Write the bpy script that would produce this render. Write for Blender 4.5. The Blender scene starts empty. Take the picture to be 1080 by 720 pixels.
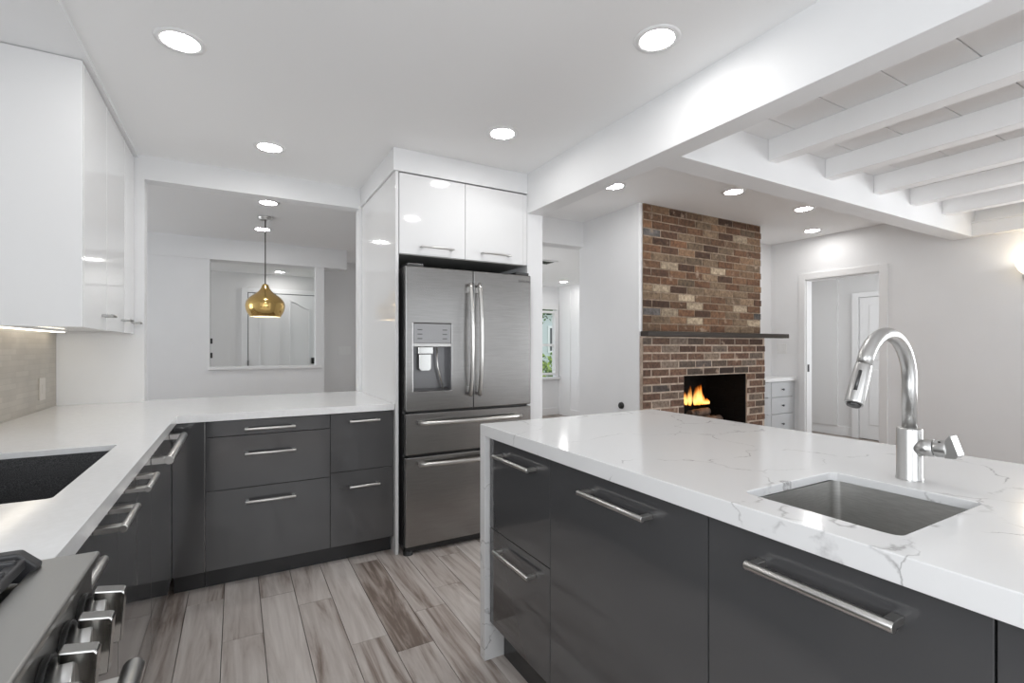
import bpy, bmesh, math, random
from mathutils import Vector, Matrix, geometry
S = bpy.context.scene
COL = S.collection
R = math.radians

# ---------------------------------------------------------------- camera, world, exposure
cd = bpy.data.cameras.new('camera'); cam = bpy.data.objects.new('camera', cd); COL.objects.link(cam)
cam.location = (0, 0, 1.25); cam.rotation_euler = (R(90), 0, R(-29.52))
cd.sensor_width = 36; cd.lens = 514.2 / 1080 * 36
cd.shift_y = 6.2 / 1080; cd.clip_start = 0.02
S.camera = cam
S.view_settings.view_transform = 'Standard'; S.view_settings.look = 'None'
S.view_settings.gamma = 1; S.view_settings.use_curve_mapping = False
S.view_settings.exposure = 0.37
S.cycles.max_bounces = 12; S.cycles.diffuse_bounces = 7; S.cycles.glossy_bounces = 6
S.cycles.caustics_reflective = False; S.cycles.sample_clamp_indirect = 6

W = bpy.data.worlds.new('sky'); S.world = W; W.use_nodes = True
wb = W.node_tree.nodes['Background']; wb.inputs[0].default_value = (0.86, 0.93, 1.0, 1); wb.inputs[1].default_value = 1.2

CAN = 58.0           # brightness of the recessed lamps
DAY_FILL = dict(left=19, rear=14, family=4, right=60, hall=27, dining=14, side=10, entry=15)  # powers of the inferred window light and the added fill lamps

def area(name, loc, rot, sx, sy, power, col=(.96, .98, 1)):
    d = bpy.data.lights.new(name, 'AREA'); d.shape = 'RECTANGLE'; d.size = sx; d.size_y = sy
    d.energy = power; d.color = col
    o = bpy.data.objects.new(name, d); COL.objects.link(o); o.location = loc; o.rotation_euler = rot
    return o
# fill lamps added in unseen wall openings; only the family window is inferred
area('daylight_fill_left', (-1.02, -.6, 1.5), (0, R(-90), 0), 1.1, 1.5, DAY_FILL['left'])  # fill lamp shifted along the unseen wall to light the island fronts
area('daylight_fill_rear', (0.4, -2.02, 1.45), (R(90), 0, 0), 1.9, 1.5, DAY_FILL['rear'])  # unseen fill lamp added behind the camera
area('daylight_family_window', (3.25, -3.02, 1.25), (R(90), 0, 0), .6, 2.0, DAY_FILL['family'])
area('daylight_fill_right', (5.62, -.5, 1.3), (0, R(90), 0), 1.6, 2.0, DAY_FILL['right'])  # unseen fill lamp added for the family room
area('fill_side_hall', (6.5, 1.78, 1.4), (R(90), 0, 0), 1.2, 1.6, DAY_FILL['side'])  # lamp added to brighten the side hall
area('fill_hall', (1.98, 5.9, 1.5), (0, R(-90), 0), 1.3, 1.6, DAY_FILL['hall'])  # lamp added in the inner wall to brighten the far window room
area('fill_entry', (-3.02, 7.8, 1.4), (0, R(-90), 0), 1.3, 1.2, DAY_FILL['entry'])  # lamp added to lift the entry walls
area('fill_dining', (-3.02, 5.1, 1.4), (0, R(-90), 0), 1.3, 1.6, DAY_FILL['dining'])  # unseen lamp added to brighten the dining room

# ---------------------------------------------------------------- materials
MATS = {}
def mat(name, col=(.8, .8, .8), rough=.5, metal=0., coat=0., spec=.5, emit=None, es=0.):
    m = bpy.data.materials.new(name); m.use_nodes = True
    b = m.node_tree.nodes['Principled BSDF']
    b.inputs['Base Color'].default_value = (*col, 1); b.inputs['Roughness'].default_value = rough
    b.inputs['Metallic'].default_value = metal; b.inputs['Coat Weight'].default_value = coat
    b.inputs['Specular IOR Level'].default_value = spec
    if emit: b.inputs['Emission Color'].default_value = (*emit, 1); b.inputs['Emission Strength'].default_value = es
    MATS[name] = m
    return m
def nt(m):
    t = m.node_tree; return t, t.nodes, t.links, t.nodes['Principled BSDF']
def noise_mix(m, c1, c2, scale=(1, 1, 1), nscale=5, detail=4, lo=.35, hi=.65, coord='Object', bump=0., dist=0.):
    t, N, L, b = nt(m)
    tc = N.new('ShaderNodeTexCoord'); mp = N.new('ShaderNodeMapping'); mp.inputs['Scale'].default_value = scale
    nz = N.new('ShaderNodeTexNoise'); nz.inputs['Scale'].default_value = nscale; nz.inputs['Detail'].default_value = detail
    nz.inputs['Distortion'].default_value = dist
    cr = N.new('ShaderNodeValToRGB'); cr.color_ramp.elements[0].position = lo; cr.color_ramp.elements[1].position = hi
    cr.color_ramp.elements[0].color = (*c1, 1); cr.color_ramp.elements[1].color = (*c2, 1)
    L.new(tc.outputs[coord], mp.inputs[0]); L.new(mp.outputs[0], nz.inputs[0]); L.new(nz.outputs[0], cr.inputs[0])
    L.new(cr.outputs[0], b.inputs['Base Color'])
    if bump:
        bp = N.new('ShaderNodeBump'); bp.inputs['Strength'].default_value = bump; bp.inputs['Distance'].default_value = .01
        L.new(nz.outputs[0], bp.inputs['Height']); L.new(bp.outputs[0], b.inputs['Normal'])
    return nz

wallm = mat('white_wall_paint', (.81, .81, .815), .55); noise_mix(wallm, (.80, .803, .808), (.82, .823, .828), nscale=3)
ceilm = mat('white_ceiling_paint', (.89, .89, .89), .7)
trimm = mat('white_trim_paint', (.82, .82, .82), .35)
greywall = mat('pale_grey_wall_paint', (.74, .735, .73), .6)
graycab = mat('dark_grey_gloss', (.07, .07, .072), .09, spec=.5, coat=.6)
graycab.node_tree.nodes['Principled BSDF'].inputs['Coat Roughness'].default_value = .03
greyin = mat('dark_carcass', (.035, .035, .036), .5)
toem = mat('dark_toe_kick', (.03, .03, .031), .25)
whitegloss = mat('white_gloss_lacquer', (.80, .80, .80), .06)
steel = mat('brushed_steel', (.60, .595, .585), .24, 1.0)
nz = noise_mix(steel, (.275, .27, .264), (.31, .305, .298), scale=(3, 3, 90), nscale=3, detail=3)
steel.node_tree.nodes['Principled BSDF'].inputs['Anisotropic'].default_value = .6
satin = mat('satin_nickel', (.62, .61, .59), .28, 1.0)
chrome = mat('brushed_chrome', (.55, .545, .535), .30, 1.0)
steelh = mat('range_steel', (.40, .395, .38), .30, 1.0)
sinksteel = mat('sink_steel', (.60, .595, .58), .36, 1.0)
noise_mix(sinksteel, (.56, .555, .54), (.64, .635, .62), scale=(6, 6, 60), nscale=6)
darksteel = mat('dark_steel', (.10, .10, .10), .35, 1.0)
black = mat('black_plastic', (.015, .015, .015), .35)
pulln = mat('dull_nickel', (.36, .355, .34), .4, 1.0)
gripm = mat('knob_steel', (.42, .415, .40), .14, 1.0)
iron = mat('cast_iron', (.035, .035, .037), .5)
granite = mat('dark_granite_composite', (.04, .04, .042), .55)
noise_mix(granite, (.018, .018, .019), (.085, .085, .088), nscale=420, detail=2, lo=.38, hi=.7)
gold = mat('polished_gold', (.74, .50, .19), .16, 1.0)
shadein = mat('white_shade_lining', (.9, .85, .75), .5)
bulbm = mat('lamp_bulb', (1, 1, 1), .5, emit=(1, .85, .6), es=12)
canm = mat('lamp_diffuser', (1, 1, 1), .5, emit=(1, .985, .965), es=CAN)
ledm = mat('warm_led', (1, 1, 1), .5, emit=(1, .9, .74), es=3)
cordm = mat('dark_cord', (.05, .04, .035), .5)
mantelm = mat('dark_mantel_wood', (.04, .03, .023), .55, spec=.25); noise_mix(mantelm, (.03, .023, .018), (.05, .04, .032), scale=(1, 20, 20), nscale=4)
fireblack = mat('sooty_firebrick', (.006, .006, .006), .8, spec=.2)
logm = mat('charred_log', (.10, .06, .04), .85); noise_mix(logm, (.02, .014, .012), (.2, .13, .09), nscale=14, bump=.4)
plastic = mat('white_plastic', (.78, .78, .77), .3)
glassm = mat('window_glass', (1, 1, 1), .0)
glassm.node_tree.nodes['Principled BSDF'].inputs['Transmission Weight'].default_value = 1
glassm.node_tree.nodes['Principled BSDF'].inputs['IOR'].default_value = 1.05
leafm = mat('green_leaves', (.12, .25, .05), .6); noise_mix(leafm, (.035, .10, .018), (.36, .48, .10), nscale=9, lo=.4, hi=.6)
darkleaf = mat('dark_green_leaves', (.05, .11, .04), .6); noise_mix(darkleaf, (.02, .055, .018), (.13, .22, .07), nscale=10, lo=.4, hi=.6)
barkm = mat('tree_bark', (.10, .08, .06), .9)
grassm = mat('lawn', (.14, .25, .07), .9); noise_mix(grassm, (.09, .18, .04), (.2, .32, .09), nscale=8)
sidingm = mat('pale_blue_siding', (.62, .66, .67), .7)
roofm = mat('grey_roof_shingles', (.25, .24, .24), .9)
sconcem = mat('frosted_amber_glass', (.9, .8, .6), .4, emit=(1, .86, .62), es=1.5)
builtm = mat('pale_grey_cabinet_paint', (.52, .53, .54), .4)

def attr_mat(m, attr='Col'):
    t, N, L, b = nt(m); a = N.new('ShaderNodeAttribute'); a.attribute_name = attr; return t, N, L, b, a
# plank floor: colour of each plank from its attribute, grain along the plank
def plank_mat(name, lo, mid, hi, rough, streak):
    m = mat(name, mid, rough); t, N, L, b, a = attr_mat(m)
    tc = N.new('ShaderNodeTexCoord'); sep = N.new('ShaderNodeSeparateColor'); L.new(a.outputs['Color'], sep.inputs[0])
    off = N.new('ShaderNodeVectorMath'); off.operation = 'MULTIPLY_ADD'
    L.new(a.outputs['Color'], off.inputs[0]); off.inputs[1].default_value = (37, 53, 11); L.new(tc.outputs['Object'], off.inputs[2])
    mp = N.new('ShaderNodeMapping'); mp.inputs['Scale'].default_value = (9, .9, 1); L.new(off.outputs[0], mp.inputs[0])
    n1 = N.new('ShaderNodeTexNoise'); n1.inputs['Scale'].default_value = 1.1; n1.inputs['Detail'].default_value = 8; n1.inputs['Roughness'].default_value = .62; n1.inputs['Distortion'].default_value = 1.3
    L.new(mp.outputs[0], n1.inputs[0])
    mp2 = N.new('ShaderNodeMapping'); mp2.inputs['Scale'].default_value = (45, 2.2, 1); L.new(off.outputs[0], mp2.inputs[0])
    n2 = N.new('ShaderNodeTexNoise'); n2.inputs['Scale'].default_value = 1.5; n2.inputs['Detail'].default_value = 4; L.new(mp2.outputs[0], n2.inputs[0])
    mx = N.new('ShaderNodeMath'); mx.operation = 'MULTIPLY_ADD'; mx.inputs[1].default_value = .26
    L.new(n2.outputs[0], mx.inputs[0]); L.new(n1.outputs[0], mx.inputs[2])
    ad = N.new('ShaderNodeMath'); ad.operation = 'MULTIPLY_ADD'; ad.inputs[1].default_value = .27; L.new(sep.outputs[0], ad.inputs[0]); L.new(mx.outputs[0], ad.inputs[2])
    cr = N.new('ShaderNodeValToRGB'); e = cr.color_ramp.elements
    e[0].position = .57; e[0].color = (*lo, 1); e[1].position = 1.0; e[1].color = (*hi, 1)
    k = e.new(.75); k.color = (*mid, 1)
    k2 = e.new(.655); k2.color = (*streak, 1)
    L.new(ad.outputs[0], cr.inputs[0]); L.new(cr.outputs[0], b.inputs['Base Color'])
    return m
tilem = plank_mat('wood_look_plank_tile', (.20, .155, .13), (.52, .465, .43), (.72, .67, .635), .34, (.35, .29, .255))
hardm = plank_mat('brown_hardwood', (.15, .115, .095), (.30, .25, .215), (.42, .36, .32), .3, (.21, .165, .138))
groutm = mat('floor_grout', (.06, .05, .045), .9)
# bricks
def brick_mat(name):
    m = mat(name, (.2, .1, .06), .85); t, N, L, b, a = attr_mat(m)
    tc = N.new('ShaderNodeTexCoord'); n = N.new('ShaderNodeTexNoise'); n.inputs['Scale'].default_value = 38; n.inputs['Detail'].default_value = 5
    L.new(tc.outputs['Object'], n.inputs[0])
    cr = N.new('ShaderNodeValToRGB'); cr.color_ramp.elements[0].position = .3; cr.color_ramp.elements[1].position = .72
    cr.color_ramp.elements[0].color = (.55, .52, .5, 1); cr.color_ramp.elements[1].color = (1.35, 1.35, 1.35, 1)
    L.new(n.outputs[0], cr.inputs[0])
    mx = N.new('ShaderNodeMix'); mx.data_type = 'RGBA'; mx.blend_type = 'MULTIPLY'; mx.inputs[0].default_value = 1
    L.new(a.outputs['Color'], mx.inputs[6]); L.new(cr.outputs[0], mx.inputs[7])
    # whitish mortar smears
    n2 = N.new('ShaderNodeTexNoise'); n2.inputs['Scale'].default_value = 11; n2.inputs['Detail'].default_value = 6; L.new(tc.outputs['Object'], n2.inputs[0])
    c2 = N.new('ShaderNodeValToRGB'); c2.color_ramp.elements[0].position = .63; c2.color_ramp.elements[1].position = .76; L.new(n2.outputs[0], c2.inputs[0])
    m2 = N.new('ShaderNodeMix'); m2.data_type = 'RGBA'; L.new(c2.outputs[0], m2.inputs[0]); L.new(mx.outputs[2], m2.inputs[6]); m2.inputs[7].default_value = (.36, .27, .2, 1)
    L.new(m2.outputs[2], b.inputs['Base Color'])
    bp = N.new('ShaderNodeBump'); bp.inputs['Strength'].default_value = .5; bp.inputs['Distance'].default_value = .006
    L.new(n.outputs[0], bp.inputs['Height']); L.new(bp.outputs[0], b.inputs['Normal'])
    return m
brickm = brick_mat('weathered_brick')
mortarm = mat('tan_mortar', (.27, .20, .15), .95); noise_mix(mortarm, (.19, .14, .10), (.33, .25, .185), nscale=20, bump=.3)
mortarp = mat('pale_mortar', (.36, .29, .245), .95); noise_mix(mortarp, (.36, .285, .225), (.56, .455, .37), nscale=20, bump=.3)
# quartz with fine grey veins
def quartz(name, veins):
    m = mat(name, (.83, .83, .83), .12)
    if not veins:
        noise_mix(m, (.815, .815, .81), (.845, .845, .845), nscale=60); return m
    t, N, L, b = nt(m); tc = N.new('ShaderNodeTexCoord')
    warp = N.new('ShaderNodeTexNoise'); warp.inputs['Scale'].default_value = 4.0; warp.inputs['Detail'].default_value = 7; L.new(tc.outputs['Object'], warp.inputs[0])
    wv = N.new('ShaderNodeVectorMath'); wv.operation = 'MULTIPLY_ADD'; wv.inputs[1].default_value = (.5, .5, .5)
    L.new(warp.outputs['Color'], wv.inputs[0]); L.new(tc.outputs['Object'], wv.inputs[2])
    mp = N.new('ShaderNodeMapping'); mp.inputs['Rotation'].default_value = (.3, .2, .55); mp.inputs['Scale'].default_value = (1.1, 2.1, 1.1); L.new(wv.outputs[0], mp.inputs[0])
    vo = N.new('ShaderNodeTexVoronoi'); vo.feature = 'DISTANCE_TO_EDGE'; vo.inputs['Scale'].default_value = 1.35; L.new(mp.outputs[0], vo.inputs[0])
    cr = N.new('ShaderNodeValToRGB'); cr.color_ramp.elements[0].position = .0; cr.color_ramp.elements[0].color = (1, 1, 1, 1)
    cr.color_ramp.elements[1].position = .010; cr.color_ramp.elements[1].color = (0, 0, 0, 1); L.new(vo.outputs['Distance'], cr.inputs[0])
    br = N.new('ShaderNodeTexNoise'); br.inputs['Scale'].default_value = 13; br.inputs['Detail'].default_value = 6; L.new(tc.outputs['Object'], br.inputs[0])
    c2 = N.new('ShaderNodeValToRGB'); c2.color_ramp.elements[0].position = .41; c2.color_ramp.elements[1].position = .60; L.new(br.outputs[0], c2.inputs[0])
    mul = N.new('ShaderNodeMath'); mul.operation = 'MULTIPLY'; L.new(cr.outputs[0], mul.inputs[0]); L.new(c2.outputs[0], mul.inputs[1])
    mx = N.new('ShaderNodeMix'); mx.data_type = 'RGBA'; mx.inputs[6].default_value = (.77, .77, .77, 1); mx.inputs[7].default_value = (.40, .395, .395, 1)
    L.new(mul.outputs[0], mx.inputs[0]); L.new(mx.outputs[2], b.inputs['Base Color'])
    return m
quartzw = quartz('white_quartz', False); quartzv = quartz('veined_white_quartz', True)
# mosaic backsplash
mosaic = mat('beige_stone_mosaic', (.5, .46, .4), .3)
def mosaic_nodes(m):
    t, N, L, b = nt(m); tc = N.new('ShaderNodeTexCoord'); sp = N.new('ShaderNodeSeparateXYZ'); cb = N.new('ShaderNodeCombineXYZ')
    L.new(tc.outputs['Object'], sp.inputs[0]); L.new(sp.outputs['Y'], cb.inputs['X']); L.new(sp.outputs['Z'], cb.inputs['Y'])
    br = N.new('ShaderNodeTexBrick'); br.inputs['Scale'].default_value = 1; br.inputs['Brick Width'].default_value = .16; br.inputs['Row Height'].default_value = .027
    br.inputs['Mortar Size'].default_value = .0011; br.inputs['Color1'].default_value = (.37, .335, .285, 1); br.inputs['Color2'].default_value = (.43, .395, .34, 1)
    br.inputs['Mortar'].default_value = (.34, .31, .265, 1); br.offset = .37; br.offset_frequency = 2
    n = N.new('ShaderNodeTexNoise'); n.inputs['Scale'].default_value = 7; n.inputs['Detail'].default_value = 5; L.new(tc.outputs['Object'], n.inputs[0])
    mx = N.new('ShaderNodeMix'); mx.data_type = 'RGBA'; mx.inputs[0].default_value = .25
    L.new(cb.outputs[0], br.inputs[0]); L.new(br.outputs[0], mx.inputs[6]); mx.blend_type = 'OVERLAY'; L.new(n.outputs[0], mx.inputs[7])
    L.new(mx.outputs[2], b.inputs['Base Color'])
mosaic_nodes(mosaic)
# flames
flamem = bpy.data.materials.new('flame'); flamem.use_nodes = True
def flame_nodes(m):
    t = m.node_tree; N = t.nodes; L = t.links; N.clear()
    out = N.new('ShaderNodeOutputMaterial'); tc = N.new('ShaderNodeTexCoord'); sp = N.new('ShaderNodeSeparateXYZ'); L.new(tc.outputs['Generated'], sp.inputs[0])
    cr = N.new('ShaderNodeValToRGB'); e = cr.color_ramp.elements
    e[0].position = 0; e[0].color = (1, .36, .06, 1); e[1].position = 1; e[1].color = (.35, .03, .0, 1)
    k = e.new(.22); k.color = (1, .62, .2, 1); k = e.new(.6); k.color = (.9, .22, .02, 1)
    L.new(sp.outputs['Z'], cr.inputs[0])
    em = N.new('ShaderNodeEmission'); em.inputs[1].default_value = 1.6; L.new(cr.outputs[0], em.inputs[0])
    tr = N.new('ShaderNodeBsdfTransparent'); mx = N.new('ShaderNodeMixShader')
    n = N.new('ShaderNodeTexNoise'); n.inputs['Scale'].default_value = 9; n.inputs['Detail'].default_value = 3
    mp = N.new('ShaderNodeMapping'); mp.inputs['Scale'].default_value = (1, 1, .35); L.new(tc.outputs['Object'], mp.inputs[0]); L.new(mp.outputs[0], n.inputs[0])
    ma = N.new('ShaderNodeMath'); ma.operation = 'SUBTRACT'; L.new(n.outputs[0], ma.inputs[0])
    mb = N.new('ShaderNodeMath'); mb.operation = 'MULTIPLY'; mb.inputs[1].default_value = .5; L.new(sp.outputs['Z'], mb.inputs[0]); L.new(mb.outputs[0], ma.inputs[1])
    c2 = N.new('ShaderNodeValToRGB'); c2.color_ramp.elements[0].position = .15; c2.color_ramp.elements[1].position = .62; L.new(ma.outputs[0], c2.inputs[0])
    L.new(c2.outputs[0], mx.inputs[0]); L.new(tr.outputs[0], mx.inputs[1]); L.new(em.outputs[0], mx.inputs[2]); L.new(mx.outputs[0], out.inputs[0])
flame_nodes(flamem)

# ---------------------------------------------------------------- mesh helpers
def box(bm, x0, x1, y0, y1, z0, z1):
    x0, x1 = min(x0, x1), max(x0, x1); y0, y1 = min(y0, y1), max(y0, y1); z0, z1 = min(z0, z1), max(z0, z1)
    v = [bm.verts.new(p) for p in ((x0, y0, z0), (x1, y0, z0), (x1, y1, z0), (x0, y1, z0), (x0, y0, z1), (x1, y0, z1), (x1, y1, z1), (x0, y1, z1))]
    fs = []
    for q in ((3, 2, 1, 0), (4, 5, 6, 7), (0, 1, 5, 4), (1, 2, 6, 5), (2, 3, 7, 6), (3, 0, 4, 7)):
        fs.append(bm.faces.new([v[i] for i in q]))
    return fs
def tube(bm, pts, r, seg=16, cap=True, flat=1.0, up=None):
    pts = [Vector(p) for p in pts]; n = len(pts); rs = r if isinstance(r, (list, tuple)) else [r] * n
    rings = []; prev = None
    for i, p in enumerate(pts):
        d = (pts[min(i + 1, n - 1)] - pts[max(i - 1, 0)]).normalized()
        if prev is None:
            a = Vector(up) if up else (Vector((0, 0, 1)) if abs(d.z) < .9 else Vector((1, 0, 0)))
        else: a = prev
        a = (a - d * a.dot(d)).normalized(); b = d.cross(a); prev = a
        rings.append([bm.verts.new(p + (a * math.cos(t) + b * math.sin(t) * flat) * rs[i]) for t in [2 * math.pi * k / seg for k in range(seg)]])
    for i in range(n - 1):
        for k in range(seg):
            f = bm.faces.new((rings[i][k], rings[i][(k + 1) % seg], rings[i + 1][(k + 1) % seg], rings[i + 1][k])); f.smooth = True
    if cap:
        bm.faces.new(rings[0][::-1]); bm.faces.new(rings[-1])
def lathe(bm, prof, c, seg=40, smooth=True):
    rings = []
    for r, z in prof:
        if r < 1e-6: rings.append([bm.verts.new((c[0], c[1], c[2] + z))])
        else: rings.append([bm.verts.new((c[0] + r * math.cos(2 * math.pi * k / seg), c[1] + r * math.sin(2 * math.pi * k / seg), c[2] + z)) for k in range(seg)])
    for a, b in zip(rings, rings[1:]):
        for k in range(seg):
            k2 = (k + 1) % seg
            if len(a) == 1 and len(b) == 1: continue
            if len(a) == 1: f = bm.faces.new((a[0], b[k], b[k2]))
            elif len(b) == 1: f = bm.faces.new((a[k], a[k2], b[0]))
            else: f = bm.faces.new((a[k], a[k2], b[k2], b[k]))
            f.smooth = smooth
def plate(bm, outer, holes, c0, c1, M=lambda a, b, c: (a, b, c)):
    """a flat plate outlined in (a, b) with holes, from c0 to c1"""
    loops = [outer] + holes
    tris = geometry.tessellate_polygon([[Vector((p[0], p[1], 0)) for p in l] for l in loops])
    flat = [p for l in loops for p in l]
    lo = [bm.verts.new(M(p[0], p[1], c0)) for p in flat]; hi = [bm.verts.new(M(p[0], p[1], c1)) for p in flat]
    for t in tris:
        bm.faces.new([hi[i] for i in t]); bm.faces.new([lo[i] for i in reversed(t)])
    i0 = 0
    for l in loops:
        n = len(l)
        for k in range(n):
            a, b = i0 + k, i0 + (k + 1) % n
            bm.faces.new((lo[a], lo[b], hi[b], hi[a]))
        i0 += n
    bmesh.ops.recalc_face_normals(bm, faces=bm.faces)
def worktop(bm, outer, hole, inner, za, zs, zt):
    def face(loops, z, flip):
        tris = geometry.tessellate_polygon([[Vector((p[0], p[1], 0)) for p in l] for l in loops]); fl = [p for l in loops for p in l]
        return [[(fl[i][0], fl[i][1], z) for i in (t[::-1] if flip else t)] for t in tris]
    polys = face([outer, hole[::-1]], zt, False) + face([inner, hole[::-1]], zs, True) + face([outer, inner[::-1]], za, True)
    for l, a, b in ((outer, za, zt), (inner, za, zs), (hole, zs, zt)):
        for k in range(len(l)):
            p, q = l[k], l[(k + 1) % len(l)]; polys.append([(p[0], p[1], a), (q[0], q[1], a), (q[0], q[1], b), (p[0], p[1], b)])
    V = {}
    for pl in polys:
        vs = []
        for c in pl:
            key = tuple(round(x, 5) for x in c)
            if key not in V: V[key] = bm.verts.new(c)
            vs.append(V[key])
        try: bm.faces.new(vs)
        except ValueError: pass
    bmesh.ops.recalc_face_normals(bm, faces=bm.faces)
def rrect(x0, x1, y0, y1, r, n=5):
    out = []
    for cx, cy, a0 in ((x1 - r, y1 - r, 0), (x0 + r, y1 - r, 90), (x0 + r, y0 + r, 180), (x1 - r, y0 + r, 270)):
        for k in range(n + 1):
            a = R(a0 + 90 * k / n); out.append((cx + r * math.cos(a), cy + r * math.sin(a)))
    return out
def worigin(o):
    v = Vector((0, 0, 0))
    while o is not None: v += o.location; o = o.parent
    return v
def obj(name, bm, m, parent=None, bevel=0., seg=2, local=False, label=None):
    me = bpy.data.meshes.new(name)
    if parent is not None and not local:
        bmesh.ops.translate(bm, verts=bm.verts, vec=-worigin(parent))
    bm.to_mesh(me); bm.free(); me.materials.append(m)
    o = bpy.data.objects.new(name, me); COL.objects.link(o)
    if parent is not None: o.parent = parent
    if bevel:
        b = o.modifiers.new('bevel', 'BEVEL'); b.width = bevel; b.segments = seg; b.limit_method = 'ANGLE'; b.angle_limit = R(40)
    if label: o['label'] = label
    return o
def mbox(name, m, parent, *boxes, bevel=0., label=None):
    bm = bmesh.new()
    for b in boxes: box(bm, *b)
    return obj(name, bm, m, parent, bevel, label=label)
def thing(name, label, cat, loc=(0, 0, 0), group=None):
    o = bpy.data.objects.new(name, None); COL.objects.link(o); o.location = loc; o.empty_display_size = .1
    o['label'] = label; o['category'] = cat
    if group: o['group'] = group
    return o
def tag(o, label, cat, group=None):
    o['label'] = label; o['category'] = cat
    if group: o['group'] = group
    return o
def struct(name, m, *boxes, bevel=0., label=None, cat=None):
    o = mbox(name, m, None, *boxes, bevel=bevel); o['kind'] = 'structure'
    o['label'] = label or name.replace('_', ' '); o['category'] = cat or name.split('_')[0]
    return o
def sbm(name, bm, m, label=None, bevel=0.):
    o = obj(name, bm, m, None, bevel); o['kind'] = 'structure'; o['label'] = label or name.replace('_', ' '); o['category'] = name.split('_')[0]
    return o
def dup(root, loc, label, rotz=None):
    r = root.copy(); COL.objects.link(r); r.location = loc; r['label'] = label
    if rotz is not None: r.rotation_euler = (0, 0, rotz)
    for ch in list(root.children):
        c = ch.copy(); COL.objects.link(c); c.parent = r
        for g in list(ch.children):
            d = g.copy(); COL.objects.link(d); d.parent = c
    return r

# ---------------------------------------------------------------- floors
def plank_floor(name, m, x0, x1, y0, y1, w, length, xo, label, seeds={}, rng=random.Random(5)):
    bm = bmesh.new(); lay = bm.loops.layers.float_color.new('Col')
    k0 = math.floor((x0 - xo) / w); k1 = math.ceil((x1 - xo) / w)
    for k in range(k0, k1):
        a = max(x0, xo + k * w) + .0015; b = min(x1, xo + (k + 1) * w) - .0015
        if b - a < .01: continue
        j = seeds.get(k, rng.uniform(0, length))
        y = j - math.ceil((j - y0) / length) * length
        while y < y1:
            c, d = max(y, y0) + .001, min(y + length, y1) - .001
            if d - c > .01:
                col = (rng.random(), rng.random(), rng.random(), 1)
                for f in box(bm, a, b, c, d, -.02, 0):
                    for l in f.loops: l[lay] = col
            y += length
    o = obj(name, bm, m); o['kind'] = 'structure'; o['label'] = label; o['category'] = 'floor'
    return o
plank_floor('floor', tilem, -.925, 1.89, -2.0, 3.80, .157, .92, -.052, 'wood look plank tile floor of the kitchen',
            {0: 2.40, -1: 1.9, 1: 2.73, 2: 2.564, 3: 2.113, 4: 1.973, 5: 2.232, 6: 2.40, 7: 2.75})
struct('floor_2', groutm, (-.93, 1.90, -2.0, 3.80, -.06, -.012), label='grout bed under the kitchen planks', cat='floor')
plank_floor('floor_3', hardm, 1.895, 7.5, -3.0, 9.0, .083, 1.3, 0, 'brown hardwood floor beyond the island', rng=random.Random(2))
plank_floor('floor_4', hardm, -3.0, 1.89, 3.92, 9.0, .083, 1.3, 0, 'brown hardwood floor of the dining room', rng=random.Random(3))
struct('floor_5', groutm, (-3.1, 7.6, -3.1, 9.1, -.10, -.062), label='subfloor', cat='floor')

# ---------------------------------------------------------------- ceilings and walls
CZ = 2.455
struct('ceiling', ceilm, (-1.03, 1.765, -2.1, 3.80, CZ, CZ + .06), label='smooth white kitchen ceiling')
struct('ceiling_2', ceilm, (1.89, 5.5, 1.83, 3.75, CZ, CZ + .06), label='smooth white ceiling in front of the fireplace')
struct('ceiling_3', ceilm, (-3.0, 1.9, 3.91, 9.0, CZ, CZ + .06), label='white dining room ceiling')
struct('ceiling_4', ceilm, (2.0, 5.3, 3.90, 7.6, 2.37, CZ + .06), label='white ceiling of the far window room')
struct('ceiling_5', ceilm, (5.6, 7.6, 1.8, 4.6, 2.40, CZ + .06), label='white ceiling of the side hall')
# plank ceiling between the rafters: boards along X, 25 cm wide
bm = bmesh.new()
y = -3.0 + .03
while y < 1.68:
    y1 = min(y + .245, 1.68)
    if y1 - y > .02:
        box(bm, 1.89, 5.5, y, y1, 2.42, 2.45)
    y += .25
sbm('ceiling_6', bm, ceilm, 'white painted plank ceiling over the family room', bevel=.002)
struct('ceiling_7', ceilm, (1.89, 5.5, -3.0, 1.68, 2.452, 2.50), label='roof deck above the ceiling planks')
for i, x in enumerate((2.03, 2.61, 3.19, 3.785, 4.32, 4.865)):
    o = struct('beam', ceilm, (x, x + .085, -3.0, 1.68, 2.30, 2.42), bevel=.004,
           label='white ceiling rafter, number %d counted from the main beam' % (i + 1), cat='beam')
struct('beam_main', wallm, (1.765, 1.89, -2.1, 2.90, 2.18, CZ + .06), bevel=.003, label='wide white main beam over the island', cat='beam')
struct('beam_cross', wallm, (1.89, 5.5, 1.68, 1.83, 2.19, CZ + .06), bevel=.003, label='white cross beam where the rafters end', cat='beam')
struct('wall_left', wallm, (-1.03, -.925, -2.1, -1.4, 0, CZ), (-1.03, -.925, .2, 3.91, 0, CZ), (-1.03, -.925, -1.4, .2, 0, .9), (-1.03, -.925, -1.4, .2, 2.1, CZ))
struct('wall_rear', wallm, (-1.03, -.6, -2.1, -2.0, 0, CZ), (1.4, 1.89, -2.1, -2.0, 0, CZ), (-.6, 1.4, -2.1, -2.0, 0, .65), (-.6, 1.4, -2.1, -2.0, 2.25, CZ))
struct('wall_back', wallm, (-.925, -.50, 3.80, 3.91, 0, CZ), (-.50, .815, 3.80, 3.91, 2.305, CZ), (-.50, .815, 3.80, 3.91, 0, .868), (.815, 1.89, 3.80, 3.91, 0, CZ),
       label='white wall with the wide opening to the dining room')
struct('wall_fridge', wallm, (1.765, 1.89, 2.90, 3.80, 0, CZ), label='white wall end beside the refrigerator')
struct('wall_soffit', wallm, (.824, 1.765, 2.90, 3.80, 2.318, CZ), label='white soffit over the refrigerator cabinet')
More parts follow.
